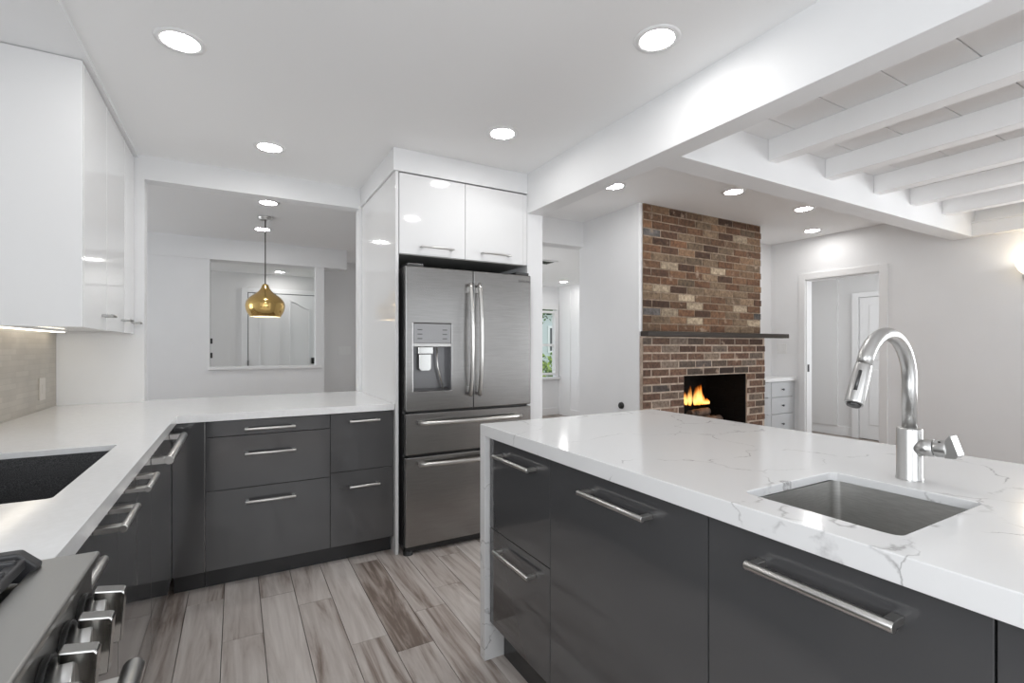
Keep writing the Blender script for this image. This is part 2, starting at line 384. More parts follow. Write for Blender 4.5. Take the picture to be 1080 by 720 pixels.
struct('wall_soffit_left', wallm, (-.925, -.53, -2.0, 3.80, 2.435, CZ), label='white soffit above the wall cabinets')
struct('wall_family_rear', wallm, (1.89, 2.95, -3.1, -3.0, 0, 2.6), (3.55, 5.6, -3.1, -3.0, 0, 2.6), (2.95, 3.55, -3.1, -3.0, 2.25, 2.6), (2.95, 3.55, -3.1, -3.0, 0, .25))
struct('wall_family_left', wallm, (1.79, 1.89, -3.1, -2.1, 0, 2.6))
struct('wall_right', wallm, (5.5, 5.6, .6, 2.385, 0, 2.5), (5.5, 5.6, -3.1, -1.6, 0, 2.5), (5.5, 5.6, -1.6, .6, 0, .5), (5.5, 5.6, -1.6, .6, 2.1, 2.5), (5.5, 5.6, 3.10, 3.6, 0, 2.5), (5.5, 5.6, 2.385, 3.10, 1.995, 2.5))
struct('wall_family_back', wallm, (2.985, 5.5, 3.50, 3.60, 0, CZ), label='white wall behind the fireplace')
struct('wall_hall', wallm, (2.92, 2.98, 3.012, 3.82, 0, CZ), label='white hallway wall left of the fireplace')
struct('wall_hall_soffit', wallm, (1.89, 2.98, 3.75, 3.90, 2.215, CZ + .06), bevel=.006, label='dropped white soffit across the hallway')
struct('wall_far_front', wallm, (2.985, 5.3, 3.62, 3.90, 0, 2.5))
struct('wall_divider', wallm, (1.9, 2.0, 3.91, 5.2, 0, 2.5), (1.9, 2.0, 6.6, 7.6, 0, 2.5), (1.9, 2.0, 5.2, 6.6, 0, .7), (1.9, 2.0, 5.2, 6.6, 2.2, 2.5))
struct('wall_far_back', wallm, (2.0, 4.0, 7.5, 7.6, 0, 2.37), (5.185, 5.3, 7.5, 7.6, 0, 2.37), (4.0, 5.185, 7.5, 7.6, 0, .70), (4.0, 5.185, 7.5, 7.6, 1.955, 2.37))
struct('wall_far_right', wallm, (5.25, 5.35, 3.9, 7.6, 0, 2.37))
struct('trim_corner', wallm, (5.235, 5.25, 7.12, 7.36, 0, 2.37), label='white corner boxing in the window room', cat='trim')
# dining room
struct('wall_dining_back', wallm, (-3.0, -.25, 6.3, 6.42, 0, 2.22), (-.25, .84, 6.3, 6.42, 0, 1.0), (.84, .935, 6.3, 6.42, 0, 2.22),
       label='white dining room wall with a pass through opening')
struct('wall_dining_soffit', wallm, (-3.0, 1.2, 6.29, 6.50, 2.22, CZ), label='white dropped beam over the pass through')
struct('trim_sill', trimm, (-.27, .90, 6.275, 6.44, 1.0, 1.035), bevel=.004, label='white sill of the pass through', cat='trim')
struct('wall_entry_right', greywall, (1.05, 1.9, 7.2, 7.3, 0, CZ), label='pale grey wall with the wide switch plate')
struct('wall_entry_back', greywall, (-3.0, 1.9, 9.0, 9.1, 0, CZ), label='pale grey entry wall around the panelled door')
struct('wall_dining_left', wallm, (-3.1, -3.0, 3.8, 4.4, 0, CZ), (-3.1, -3.0, 5.8, 7.2, 0, CZ), (-3.1, -3.0, 8.4, 9.1, 0, CZ), (-3.1, -3.0, 7.2, 8.4, 0, .6), (-3.1, -3.0, 7.2, 8.4, 2.2, CZ), (-3.1, -3.0, 4.4, 5.8, 0, .6), (-3.1, -3.0, 4.4, 5.8, 2.2, CZ))
struct('wall_dining_front', wallm, (-3.1, -1.03, 3.8, 3.91, 0, CZ))
# side hall behind the doorway in the right wall
struct('wall_side_hall', greywall, (7.5, 7.6, 1.8, 4.6, 0, 2.40), label='pale grey wall of the side hall')
struct('wall_side_hall_end', greywall, (5.6, 7.5, 4.5, 4.6, 0, 2.40))
struct('wall_side_hall_front', greywall, (5.6, 5.9, 1.8, 1.9, 0, 2.40), (7.1, 7.5, 1.8, 1.9, 0, 2.40), (5.9, 7.1, 1.8, 1.9, 0, .6), (5.9, 7.1, 1.8, 1.9, 2.2, 2.40))
struct('baseboard_side_hall', trimm, (7.485, 7.5, 1.9, 2.56, 0, .13), (7.485, 7.5, 3.58, 4.5, 0, .13), bevel=.003)
struct('trim_side_hall', greywall, (7.47, 7.5, 3.77, 4.5, .13, 2.40), label='boxed out strip of the side hall wall', cat='trim')
struct('baseboard_far', trimm, (2.0, 5.23, 7.485, 7.5, 0, .13), (5.235, 5.25, 3.9, 7.119, 0, .13), bevel=.003)
struct('baseboard_hall', trimm, (2.905, 2.92, 3.03, 3.82, 0, .13), bevel=.003)
struct('baseboard_right', trimm, (5.485, 5.5, .6, 2.31, 0, .13), bevel=.003)
# doorway casing in the right wall
dc = struct('door_1', trimm, (5.48, 5.5, 2.315, 2.385, 0, 2.065), (5.48, 5.5, 3.10, 3.17, 0, 2.065), (5.48, 5.5, 2.385, 3.10, 1.995, 2.065),
            (5.5, 5.6, 2.385, 2.395, 0, 1.995), (5.5, 5.6, 3.09, 3.10, 0, 1.995), (5.5, 5.6, 2.395, 3.09, 1.985, 1.995), bevel=.003, label='white cased doorway in the right wall', cat='door')
mbox('strike_plate', black, dc, (5.515, 5.545, 3.086, 3.09, .98, 1.06), label='small black latch plate')
# door in the side hall
dr = struct('door_2', trimm, (7.46, 7.5, 2.62, 3.48, .01, 1.93), bevel=.002, label='white two panel door in the side hall', cat='door')
mbox('door_frame', trimm, dr, (7.45, 7.5, 2.55, 2.62, 0, 2.0), (7.45, 7.5, 3.49, 3.57, 0, 2.0), (7.45, 7.5, 2.62, 3.49, 1.935, 2.0), bevel=.003)
mbox('door_panel', trimm, dr, (7.452, 7.46, 2.74, 3.36, .2, .95), (7.452, 7.46, 2.74, 3.36, 1.08, 1.82), bevel=.006)
# white ledger along the right wall under the plank ceiling
struct('trim_ledger', trimm, (5.44, 5.5, -3.0, 1.68, 2.20, 2.30), (5.425, 5.5, -3.0, 1.68, 2.30, 2.315), (5.43, 5.5, -3.0, 1.68, 2.19, 2.205), bevel=.003, label='white ledger board along the right wall', cat='trim')
# pass-through latch plates
jamb = struct('trim_jamb', darksteel, (-.252, -.248, 6.40, 6.42, 1.036, 2.2), label='dark metal edge of the pass through jamb', cat='trim')
for z in (1.16, 1.32):
    mbox('latch_plate', black, jamb, (-.25, -.228, 6.385, 6.415, z - .03, z + .03), bevel=.003)

# ---------------------------------------------------------------- entry door with arched panels
ed = struct('door_3', trimm, (.175, 1.26, 8.955, 9.0, .01, 2.13), bevel=.002, label='white entry door with two arched panels', cat='door')
mbox('door_frame', trimm, ed, (.08, .165, 8.945, 9.0, 0, 2.215), (1.27, 1.355, 8.945, 9.0, 0, 2.215), (.165, 1.27, 8.945, 9.0, 2.142, 2.215), bevel=.004)
mbox('door_gap_shade', black, ed, (.165, 1.27, 8.97, 8.999, 2.131, 2.141), (.165, .174, 8.97, 8.999, 0, 2.13))  # black strips put in for the shade in the gap round the door
for x0, x1, s in ((.33, .64, -1), (.78, 1.10, 1)):
    bm = bmesh.new(); prof = []
    for k in range(13):
        t = k / 12; a = t if s > 0 else 1 - t
        h = 1.93 + .12 * (.5 + .5 * math.cos(math.pi * a))
        prof.append((x0 + (x1 - x0) * t, h))
    outer = [(x1, .25), (x0, .25)] + prof
    cx = (x0 + x1) / 2
    inner = [(cx + (p[0] - cx) * .86, max(.29, p[1] - .035) if p[1] > .3 else .29) for p in outer]
    plate(bm, outer, [inner[::-1]], 8.935, 8.956, lambda a, b, c: (a, c, b))
    obj('panel_moulding', bm, trimm, ed)
lk = mbox('door_lock', black, ed, (1.12, 1.20, 8.92, 8.955, .97, 1.075), bevel=.006, label='square black door lock')
bm = bmesh.new(); lathe(bm, [(0, 0), (.018, 0), (.018, .03), (0, .03)], (0, 0, 0), 16)
bmesh.ops.rotate(bm, verts=bm.verts, matrix=Matrix.Rotation(R(90), 3, 'X')); bmesh.ops.translate(bm, verts=bm.verts, vec=(1.16, 8.92, 1.02))
obj('lock_button', bm, black, lk)
for z in (.95,):
    mbox('hinge', darksteel, ed, (.16, .178, 8.93, 8.95, z, z + .09))

# ---------------------------------------------------------------- far window and the garden behind it
w1 = struct('window_1', trimm, (4.06, 4.10, 7.46, 7.56, .74, 1.92), (5.14, 5.18, 7.46, 7.56, .74, 1.92), (4.10, 5.14, 7.46, 7.56, 1.88, 1.92), (4.10, 5.14, 7.46, 7.56, .74, .78), bevel=.003, label='white sash window with garden view', cat='window')
mbox('window_frame', trimm, w1, (3.97, 4.06, 7.475, 7.5, .70, 2.05), (5.18, 5.235, 7.475, 7.5, .70, 2.05), (3.97, 5.235, 7.47, 7.5, 1.95, 2.06), bevel=.003)
mbox('meeting_rail', trimm, w1, (4.10, 5.14, 7.50, 7.55, 1.27, 1.315), bevel=.003)
mbox('window_sill', trimm, w1, (3.95, 5.24, 7.42, 7.5, .665, .70), bevel=.004)
mbox('pane', glassm, w1, (4.10, 5.14, 7.525, 7.529, 1.315, 1.88)); mbox('pane', glassm, w1, (4.10, 5.14, 7.525, 7.529, .78, 1.27))
struct('ground_garden', grassm, (-2, 16, 7.7, 22, -.3, -.11), label='green lawn outside the window', cat='ground')
def bush(name, loc, size, m, label, seed, cat='shrub', trunk=0):
    rng = random.Random(seed); t = thing(name, label, cat, loc)
    bm = bmesh.new()
    for i in range(520):
        a = rng.uniform(0, 2 * math.pi); u = rng.uniform(-1, 1); rr = (rng.random()) ** .35
        p = Vector((math.cos(a) * math.sqrt(1 - u * u) * size[0] * rr, math.sin(a) * math.sqrt(1 - u * u) * size[1] * rr, trunk + size[2] * (1 + u * rr)))
        d = Vector((rng.uniform(-1, 1), rng.uniform(-1, 1), rng.uniform(-.4, 1))).normalized(); e = d.orthogonal().normalized()
        l = rng.uniform(.08, .16); w = l * .45
        n = d.cross(e)
        v = [bm.verts.new(p), bm.verts.new(p + d * l * .5 + e * w), bm.verts.new(p + d * l + n * l * .15), bm.verts.new(p + d * l * .5 - e * w)]
        bm.faces.new(v)
    obj('foliage', bm, m, t, local=True)
    bm = bmesh.new(); tube(bm, [(0, 0, 0), (.02, 0, trunk + size[2] * .6), (0, .03, trunk + size[2] * 1.2)], [.06 + trunk * .03, .04, .02], 8)
    obj('stem', bm, barkm, t, local=True)
    return t
bush('garden_shrub', (5.9, 9.4, -.11), (.75, .5, .55), leafm, 'bright yellow green shrub low outside the window', 3)
bush('garden_shrub', (7.6, 11.0, -.11), (.9, .6, .6), leafm, 'yellow green shrub standing farther back on the lawn', 8)
bush('garden_tree', (7.9, 13.2, -.11), (1.7, 1.2, 1.1), darkleaf, 'dark green tree in front of the neighbour house', 4, 'tree', 1.9)
bush('garden_tree', (5.2, 8.9, -.11), (.9, .6, .5), darkleaf, 'dark green branches at the top of the window', 6, 'tree', 1.85)
hs = thing('neighbour_house', 'pale blue house seen through the far window', 'house', (12, 19, -.11))
mbox('house_wall', sidingm, hs, (7.5, 15.5, 18, 21, -.11, 2.9))
bm = bmesh.new(); plate(bm, [(17.6, 2.85), (21.4, 2.85), (19.5, 4.3)], [], 7.2, 15.8, lambda a, b, c: (c, a, b)); obj('house_roof', bm, roofm, hs)
for x in (9.0, 12.0):
    wf = mbox('house_window', trimm, hs, (x, x + 1.1, 17.95, 18.0, 1.0, 2.2), bevel=.01); mbox('window_glass', darksteel, wf, (x + .1, x + 1.0, 17.94, 17.96, 1.1, 2.1))

# ---------------------------------------------------------------- recessed lamps
def can_light(label, x, y, z=CZ, group='recessed ceiling lights', r=.062):
    t = thing('ceiling_light', label, 'ceiling light', (x, y, z), group)
    bm = bmesh.new(); lathe(bm, [(r, -.002), (r + .006, -.006), (r + .024, -.005), (r + .027, 0)], (0, 0, 0), 36); obj('trim_ring', bm, trimm, t, local=True)
    bm = bmesh.new(); lathe(bm, [(0, -.004), (r * .5, -.004), (r + .002, -.0035)], (0, 0, 0), 36)
    bmesh.ops.reverse_faces(bm, faces=bm.faces); obj('diffuser', bm, canm, t, local=True)
    return t
c0 = can_light('round recessed ceiling light nearest the white wall cabinets', -.190, 2.314)
cl = [('round recessed ceiling light in front of the dining opening', .175, 3.235, CZ), ('round recessed ceiling light in front of the refrigerator', 1.29, 2.385, CZ),
      ('round recessed ceiling light next to the wide main beam', 1.415, 1.362, CZ), ('recessed light half hidden behind the bottom of the main beam', 2.43, 2.757, CZ),
      ('recessed light above the left end of the brick chimney', 3.312, 2.41, CZ), ('recessed light under the cross beam above the right end of the chimney', 4.244, 2.41, CZ),
      ('recessed light in front of the cased doorway', 5.11, 2.815, CZ), ('recessed dining room light above the pendant', .232, 4.476, CZ),
      ('recessed dining room light behind the pendant cord', .234, 5.51, CZ), ('recessed light in front of the arched panel entry door', .60, 8.5, CZ),
      ('small recessed light in front of the far window', 4.86, 6.8, 2.37), ]
for l, x, y, z in cl: dup(c0, (x * 1.0126, y * 1.0126, z) if z == CZ else (x, y, z), l)

for y, w_ in ((2.5, 'nearer the door'), (3.5, 'at the far end')):  # two unseen lamps added because the side hall was too dark
    dup(c0, (6.5, y, 2.40), 'added unseen fill light on the side hall ceiling ' + w_)
# ceiling vent in the far room
t = thing('ceiling_vent', 'grey slatted air vent on the ceiling before the far window', 'vent', (3.45, 5.35, 2.37))
bm = bmesh.new(); plate(bm, rrect(-.2, .2, -.13, .13, .01), [rrect(-.17, .17, -.10, .10, .005)[::-1]], -.012, 0); obj('frame', bm, trimm, t, local=True)
bm = bmesh.new()
for k in range(8): box(bm, -.17, .17, -.095 + k * .027, -.085 + k * .027, -.010, -.002)
obj('slat', bm, darksteel, t, local=True)

# ---------------------------------------------------------------- cabinets
def face_map(kind, f):
    if kind == 'Y-': return lambda u, d, z: (u, f - d, z)
    if kind == 'X-': return lambda u, d, z: (f - d, u, z)
    return lambda u, d, z: (f + d, u, z)
def fbox(bm, M, u0, u1, d0, d1, z0, z1):
    a, b = M(u0, d0, z0), M(u1, d1, z1); box(bm, a[0], b[0], a[1], b[1], a[2], b[2])
def handle(parent, M, u0, u1, z, off=.036, r=.0072, post=.018, m=None, name='handle'):
    bm = bmesh.new(); tube(bm, [M(u0, off, z), M(u1, off, z)], r, 14)
    for u in (u0 + post * .5 + .002, u1 - post * .5 - .002):
        fbox(bm, M, u - post / 2, u + post / 2, .0003, off, z - r * .75, z + r * .75)
    return obj(name, bm, m or satin, parent, .0012)
def cabinet(label, kind, f, u0, u1, top, depth, fronts, toe=True, hr=.0072, group=None, name='base_cabinet', z0=.10, back_toe=.065):
    M = face_map(kind, f); base = M((u0 + u1) / 2, -depth / 2, 0)
    t = thing(name, label, 'cabinet', (base[0], base[1], 0), group)
    bm = bmesh.new(); th = .018; fd = -.021
    fbox(bm, M, u0, u0 + th, -depth, fd, z0, top); fbox(bm, M, u1 - th, u1, -depth, fd, z0, top)
    fbox(bm, M, u0 + th, u1 - th, -depth, fd, z0, z0 + th); fbox(bm, M, u0 + th, u1 - th, -depth, -depth + .01, z0 + th, top)
    obj('carcass', bm, greyin, t)
    if toe:
        bm = bmesh.new(); fbox(bm, M, u0, u1, -depth, -back_toe, 0, z0); obj('toe_kick', bm, toem, t)
    for kindname, a, b, za, zb, h in fronts:
        bm = bmesh.new(); fbox(bm, M, a + .0015, b - .0015, -.02, 0, za + .0015, zb - .0015)
        fr = obj(kindname, bm, graycab, t, .0012)
        if h: handle(fr, M, h[0], h[1], h[2], r=h[3] if len(h) > 3 else hr, off=h[4] if len(h) > 4 else .036, post=h[5] if len(h) > 5 else .016)
    return t
CT = .910; CB = .872
# back run, facing the camera
cabinet('three drawer dark grey base cabinet under the dining opening', 'Y-', 2.935, -.138, .468, CB - .002, .62,
        [('drawer', -.138, .468, .787, CB - .004, (.038, .284, .821)), ('drawer', -.138, .468, .510, .787, (.04, .286, .692)), ('drawer', -.138, .468, .103, .510, (.042, .286, .439))])
cabinet('two drawer dark grey base cabinet beside the refrigerator panel', 'Y-', 2.935, .468, .834, CB - .002, .62,
        [('drawer', .468, .834, .530, CB - .004, (.57, .744, .822)), ('drawer', .468, .834, .103, .530, (.57, .744, .444))])
fl = thing('filler_panel', 'narrow dark grey filler panel in the corner of the base cabinets', 'panel', (-.207, 2.945, 0))
mbox('front', graycab, fl, (-.2765, -.1395, 2.935, 2.955, .103, CB - .004), bevel=.0012); mbox('toe_kick', toem, fl, (-.2745, -.1395, 3.0, 3.02, 0, .10))
mbox('seam_highlight', satin, fl, (-.1393, -.1380, 2.9335, 2.945, .105, CB - .008), label='thin bright strip standing in for a seam highlight')  # bright strip added for the highlight along the cabinet seam
# left run, facing right
FX = -.277
cabinet('dark grey panel cabinet in the left corner with the thickest steel bar handle', 'X+', FX, 2.26, 2.932, CB - .002, .64,
        [('door', 2.26, 2.932, .103, CB - .004, (2.25, 2.86, .822, .016, .056, .034))], name='tall_drawer_cabinet')
cabinet('dark grey sink base cabinet below the dark sink', 'X+', FX, 1.30, 2.26, CB - .002, .64,
        [('door', 1.67, 2.26, .103, CB - .004, (1.755, 1.95, .838, .0085, .054, .026)), ('door', 1.30, 1.67, .103, CB - .004, (1.40, 1.585, .838, .0085, .054, .026))])
cabinet('narrow dark grey base cabinet between the sink and the range', 'X+', FX, 1.012, 1.30, CB - .002, .64,
        [('door', 1.012, 1.30, .103, CB - .004, (1.06, 1.215, .838, .0085, .054, .026))])
# left worktop
bm = bmesh.new()
sink_hole = rrect(-.80, -.361, 1.468, 2.168, .012, 3)
worktop(bm, [(-.925, 1.012), (-.255, 1.012), (-.255, 2.915), (.834, 2.915), (.834, 3.798), (.814, 3.798), (.814, 3.905), (-.499, 3.905), (-.499, 3.799), (-.925, 3.799)], sink_hole,
        [(-.90, 1.035), (-.285, 1.035), (-.285, 2.945), (.81, 2.945), (.81, 3.79), (-.90, 3.79)], CB, CT - .02, CT)
o = obj('countertop', bm, quartzw, None, .002); tag(o, 'plain white L shaped countertop along the left wall and dining opening', 'countertop')
def sink(name, label, x0, x1, y0, y1, zt, depth, rad, m, drainm, lip=.012, th=.004):
    t = thing(name, label, 'sink', ((x0 + x1) / 2, (y0 + y1) / 2, zt - depth - th))
    bm = bmesh.new(); n = 6
    outer = rrect(x0 - lip, x1 + lip, y0 - lip, y1 + lip, rad + lip, n); a = rrect(x0, x1, y0, y1, rad, n)
    b = rrect(x0 + .006, x1 - .006, y0 + .006, y1 - .006, rad, n); c = rrect(x0 + .03, x1 - .03, y0 + .03, y1 - .03, max(rad, .02), n)
    cx, cy = (x0 + x1) / 2, (y0 + y1) / 2; N = len(a)
    ao = rrect(x0 - th, x1 + th, y0 - th, y1 + th, rad + th, n)
    rings = [[(p, zt) for p in outer], [(p, zt) for p in a], [(p, zt - depth + .025) for p in b], [(p, zt - depth + .002) for p in c]]
    dr = [((cx + .045 * math.cos(math.atan2(p[1] - cy, p[0] - cx)), cy + .045 * math.sin(math.atan2(p[1] - cy, p[0] - cx))), zt - depth - .002) for p in a]
    rings.append(dr)
    under = [[(p, zt - th) for p in outer], [(p, zt - th) for p in ao], [(p, zt - depth - th) for p in ao]]
    V = [[bm.verts.new((p[0], p[1], z)) for p, z in r] for r in rings]; U = [[bm.verts.new((p[0], p[1], z)) for p, z in r] for r in under]
    def skin(A, B, sm=False):
        for k in range(N):
            f = bm.faces.new((A[k], A[(k + 1) % N], B[(k + 1) % N], B[k])); f.smooth = sm
    for A, B in zip(V, V[1:]): skin(B, A, False)
    for A, B in zip(U, U[1:]): skin(A, B)
    skin(V[0], U[0]); bm.faces.new(V[-1]); bm.faces.new(U[-1][::-1])
    bmesh.ops.recalc_face_normals(bm, faces=bm.faces)
    obj('bowl', bm, m, t)
    bm = bmesh.new(); lathe(bm, [(0, .002), (.012, .003), (.03, .001), (.042, .004), (.046, 0)], (cx, cy, zt - depth - .001), 28)
    obj('drain', bm, drainm, t)
    return t
sink('kitchen_sink', 'dark speckled composite sink set in the left white countertop', -.80, -.363, 1.472, 2.166, CT - .0205, .21, .015, granite, darksteel)

# backsplash, wall plate, wall cabinets
bs = mbox('backsplash', mosaic, None, (-.9232, -.915, 2.4, 3.795, CT + .0005, 1.3445)); tag(bs, 'beige stone mosaic backsplash behind the left countertop', 'backsplash')
t = thing('wall_outlet', 'beige outlet plate on the mosaic backsplash', 'outlet', (-.915, 3.55, 1.03))
mbox('plate', mat('beige_plastic', (.55, .51, .46), .3), t, (-.915, -.910, 3.505, 3.595, .965, 1.085), bevel=.002)
mbox('socket', MATS['beige_plastic'], t, (-.910, -.908, 3.532, 3.568, 1.0, 1.05), bevel=.001)
def wall_cab(y0, y1, label, end=False):
    t = thing('wall_cabinet', label, 'cabinet', (-.735, (y0 + y1) / 2, 1.332), 'white gloss wall cabinets')
    bm = bmesh.new(); th = .018; X0, X1, Z0, Z1 = -.912, -.571, 1.345, 2.432
    box(bm, X0, X1, y0, y0 + th, Z0, Z1); box(bm, X0, X1, y1 - th, y1, Z0, Z1); box(bm, X0, X1, y0 + th, y1 - th, Z0, Z0 + th)
    box(bm, X0, X1, y0 + th, y1 - th, Z1 - th, Z1); box(bm, X0, X0 + .01, y0 + th, y1 - th, Z0 + th, Z1 - th)
    obj('carcass', bm, whitegloss, t, .001)
    d = mbox('door', whitegloss, t, (-.57, -.55, y0 + .0015, y1 - .0015, 1.334, 2.430), bevel=.0012)
    M = face_map('X+', -.55)
    yc = y1 - .03
    handle(d, M, y1 - .105, y1 - .015, 1.40, off=.038, r=.0065, m=pulln)
    return t
wall_cab(2.64, 3.05, 'white gloss wall cabinet with the bright side panel, nearest of three'); wall_cab(3.052, 3.49, 'white gloss wall cabinet in the middle of the three'); wall_cab(3.492, 3.796, 'white gloss wall cabinet against the stub wall')
mbox('side_panel', whitegloss, bpy.data.objects['wall_cabinet'], (-.912, -.551, 2.62, 2.6395, 1.334, 2.432), bevel=.0012)
t = thing('under_cabinet_light', 'slim warm light strip under the white wall cabinets', 'light', (-.87, 3.2, 1.345))
mbox('housing', trimm, t, (-.895, -.845, 2.66, 3.70, 1.337, 1.3448)); mbox('diffuser', ledm, t, (-.89, -.85, 2.68, 3.68, 1.334, 1.3368))

# ---------------------------------------------------------------- range
rg = thing('range', 'stainless steel gas range in the left foreground', 'range', (-.55, .60, 0))
mbox('body', steelh, rg, (-.905, -.235, .235, 1.005, .02, .80), bevel=.003)
mbox('cooktop', darksteel, rg, (-.905, -.262, .235, 1.005, .80, .905), bevel=.003)
bm = bmesh.new()
prof = [(-.262, .80), (-.262, .924), (-.1925, .924), (-.190, .9215), (-.190, .912), (-.193, .909), (-.2, .909), (-.2, .80)]
plate(bm, prof, [], .235, 1.008, lambda a, b, c: (a, c, b)); obj('control_panel', bm, steelh, rg, .0015)
for lx, ly in ((-.86, .26), (-.30, .26), (-.86, .94), (-.30, .94)): mbox('leg', black, rg, (lx, lx + .04, ly, ly + .04, 0, .02))
od = mbox('oven_door', steelh, rg, (-.234, -.195, .24, 1.0, .16, .775), bevel=.006)
mbox('oven_window', black, od, (-.195, -.193, .36, .88, .32, .62), bevel=.0008)
bm = bmesh.new(); tube(bm, [(-.143, .255, .735), (-.143, .985, .735)], .0155, 24)
for y in (.30, .94): box(bm, -.195, -.143, y - .014, y + .014, .727, .743)
obj('door_handle', bm, satin, od, .002)
mbox('warming_drawer', steelh, rg, (-.234, -.200, .24, 1.0, .03, .155), bevel=.005)
for i, y in enumerate((.945, .862, .778, .694, .610, .526)):
    bm = bmesh.new(); z = .845; x = -.196
    tube(bm, [(x - .004, y, z), (x + .004, y, z)], .036, 32); kb = obj('knob_bezel', bm, black, rg, .001)
    bm = bmesh.new(); tube(bm, [(x + .004, y, z), (x + .026, y, z), (x + .028, y, z)], [.031, .031, .029], 32); obj('knob', bm, chrome, kb)
    bm = bmesh.new()
    pr = [(x + .012, z + .043), (x + .046, z + .037), (x + .049, z + .033), (x + .044, z - .040), (x + .012, z - .043)]
    plate(bm, pr, [], y - .011, y + .011, lambda a, b, c: (a, c, b)); obj('knob_grip', bm, gripm, kb, .002)
def grate(y0, y1):
    bm = bmesh.new(); x0, x1 = -.86, -.252; zt = .952; b = .012
    for y in (y0, y1 - .022): 
        plate(bm, [(x0, .905), (x0 + .03, zt), (x1 - .022, zt), (x1, .93), (x1 - .006, .906), (x1 - .03, .91), (x0 + .04, .91)], [], y, y + .022, lambda a, q, c: (a, c, q))
    box(bm, x1 - .03, x1 - .014, y0, y1, .928, .944); box(bm, x0 + .01, x0 + .03, y0, y1, .925, zt)
    n = 7
    for k in range(1, n):
        y = y0 + (y1 - y0) * k / n
        box(bm, x0 + .02, x1 - .018, y - .005, y + .005, .934, zt - .002)
    for x in (-.70, -.555, -.41): box(bm, x - .007, x + .007, y0 + .01, y1 - .01, .930, zt - .003)
    obj('grate', bm, iron, rg, .003)
grate(.695, .985); grate(.40, .685)
for x, y in ((-.70, .84), (-.41, .84), (-.70, .54), (-.41, .54)):
    bm = bmesh.new(); lathe(bm, [(0, .022), (.03, .022), (.038, .018), (.038, .01), (.05, .008), (.05, 0)], (x, y, .905), 24); obj('burner', bm, black, rg)

# ---------------------------------------------------------------- refrigerator and its enclosure
o = mbox('refrigerator_side_panel', whitegloss, None, (.836, .855, 2.90, 3.798, 0, 2.314), bevel=.001)
tag(o, 'tall white gloss panel on the left side of the refrigerator', 'panel')
oc = thing('over_refrigerator_cabinet', 'white gloss cabinet with two doors above the refrigerator', 'cabinet', (1.31, 3.2, 1.818))
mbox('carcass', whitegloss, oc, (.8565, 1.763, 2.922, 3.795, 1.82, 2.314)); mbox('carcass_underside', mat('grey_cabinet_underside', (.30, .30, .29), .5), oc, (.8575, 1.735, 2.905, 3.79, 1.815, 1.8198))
for a, b, h in ((.858, 1.294, (.985, 1.205)), (1.294, 1.732, (1.40, 1.62))):
    d = mbox('door', whitegloss, oc, (a + .0015, b - .0015, 2.90, 2.92, 1.8205, 2.308), bevel=.0012)
    handle(d, face_map('Y-', 2.90), h[0], h[1], 1.868, r=.0055)
mbox('filler_strip', whitegloss, oc, (1.733, 1.763, 2.903, 2.921, 1.821, 2.308))
mbox('shadow_gap', black, oc, (.858, 1.76, 2.915, 2.93, 2.3085, 2.3138))
fr = thing('refrigerator', 'stainless steel french door refrigerator with water dispenser', 'refrigerator', (1.31, 3.2, 0))
FY = 2.83
mbox('cabinet_body', mat('grey_fridge_side', (.16, .16, .16), .35, .6), fr, (.880, 1.745, 2.90, 3.62, .03, 1.735), bevel=.004)
def fmap(a, b, c): return (a, c, b)
# left door with the dispenser cut-out
bm = bmesh.new()
disp = [(.925, .985), (1.168, .985), (1.168, 1.395), (.925, 1.395)]
plate(bm, [(.876, .865), (1.317, .865), (1.317, 1.738), (.876, 1.738)], [disp[::-1]], FY, 2.895, fmap)
dl = obj('door', bm, steel, fr, .006, 3, label='left door with ice and water dispenser')
bm = bmesh.new()
box(bm, .9255, 1.1675, 2.888, 2.894, .9855, 1.3945)
box(bm, .9255, .929, FY + .004, 2.888, .9855, 1.262); box(bm, 1.164, 1.1675, FY + .004, 2.888, .9855, 1.262)
plate(bm, [(FY + .004, .9855), (2.888, .9855), (2.888, 1.0)], [], .929, 1.164, lambda a, b, c: (c, a, b))
dr_ = obj('dispenser_recess', bm, mat('dispenser_grey', (.20, .20, .205), .3, .7), dl)
mbox('dispenser_panel', mat('dispenser_panel_grey', (.33, .33, .335), .35, .5), dl, (.9265, 1.1665, FY + .001, 2.885, 1.275, 1.3935), bevel=.002)
mbox('dispenser_strip', chrome, dl, (.9265, 1.1665, FY - .002, 2.885, 1.254, 1.274), bevel=.002, label='bright metal strip')
bm = bmesh.new()
plate(bm, [(.968, 1.21), (1.045, 1.21), (1.045, 1.12), (1.035, 1.108), (.978, 1.108), (.968, 1.12)], [], 2.852, 2.868, fmap); box(bm, .96, 1.055, 2.845, 2.886, 1.21, 1.253)
obj('dispenser_lever', bm, gripm, dl, .003)
bm = bmesh.new(); tube(bm, [(1.083, 2.862, 1.25), (1.088, 2.862, 1.13), (1.125, 2.862, .995)], .006, 10); obj('dispenser_pipe', bm, satin, dl)
ind = mat('dispenser_marks', (.12, .12, .12), .4)
for x in (.95, 1.11):
    for k in range(3): mbox('dispenser_button', ind, dl, (x, x + .03, FY - .0003, FY + .0008, 1.30 + k * .027, 1.306 + k * .027))
dr2 = mbox('door', steel, fr, (1.321, 1.750, FY, 2.895, .865, 1.738), bevel=.006, label='right door, plain')
dm = mbox('drawer', steel, fr, (.876, 1.750, FY, 2.895, .604, .853), bevel=.006)
df = mbox('freezer_drawer', steel, fr, (.876, 1.750, FY, 2.895, .055, .590), bevel=.006)
mbox('gasket', black, fr, (.90, 1.73, 2.85, 2.899, .592, .602), (.90, 1.73, 2.85, 2.899, .854, .864), (1.3175, 1.3205, 2.85, 2.899, .87, 1.73))
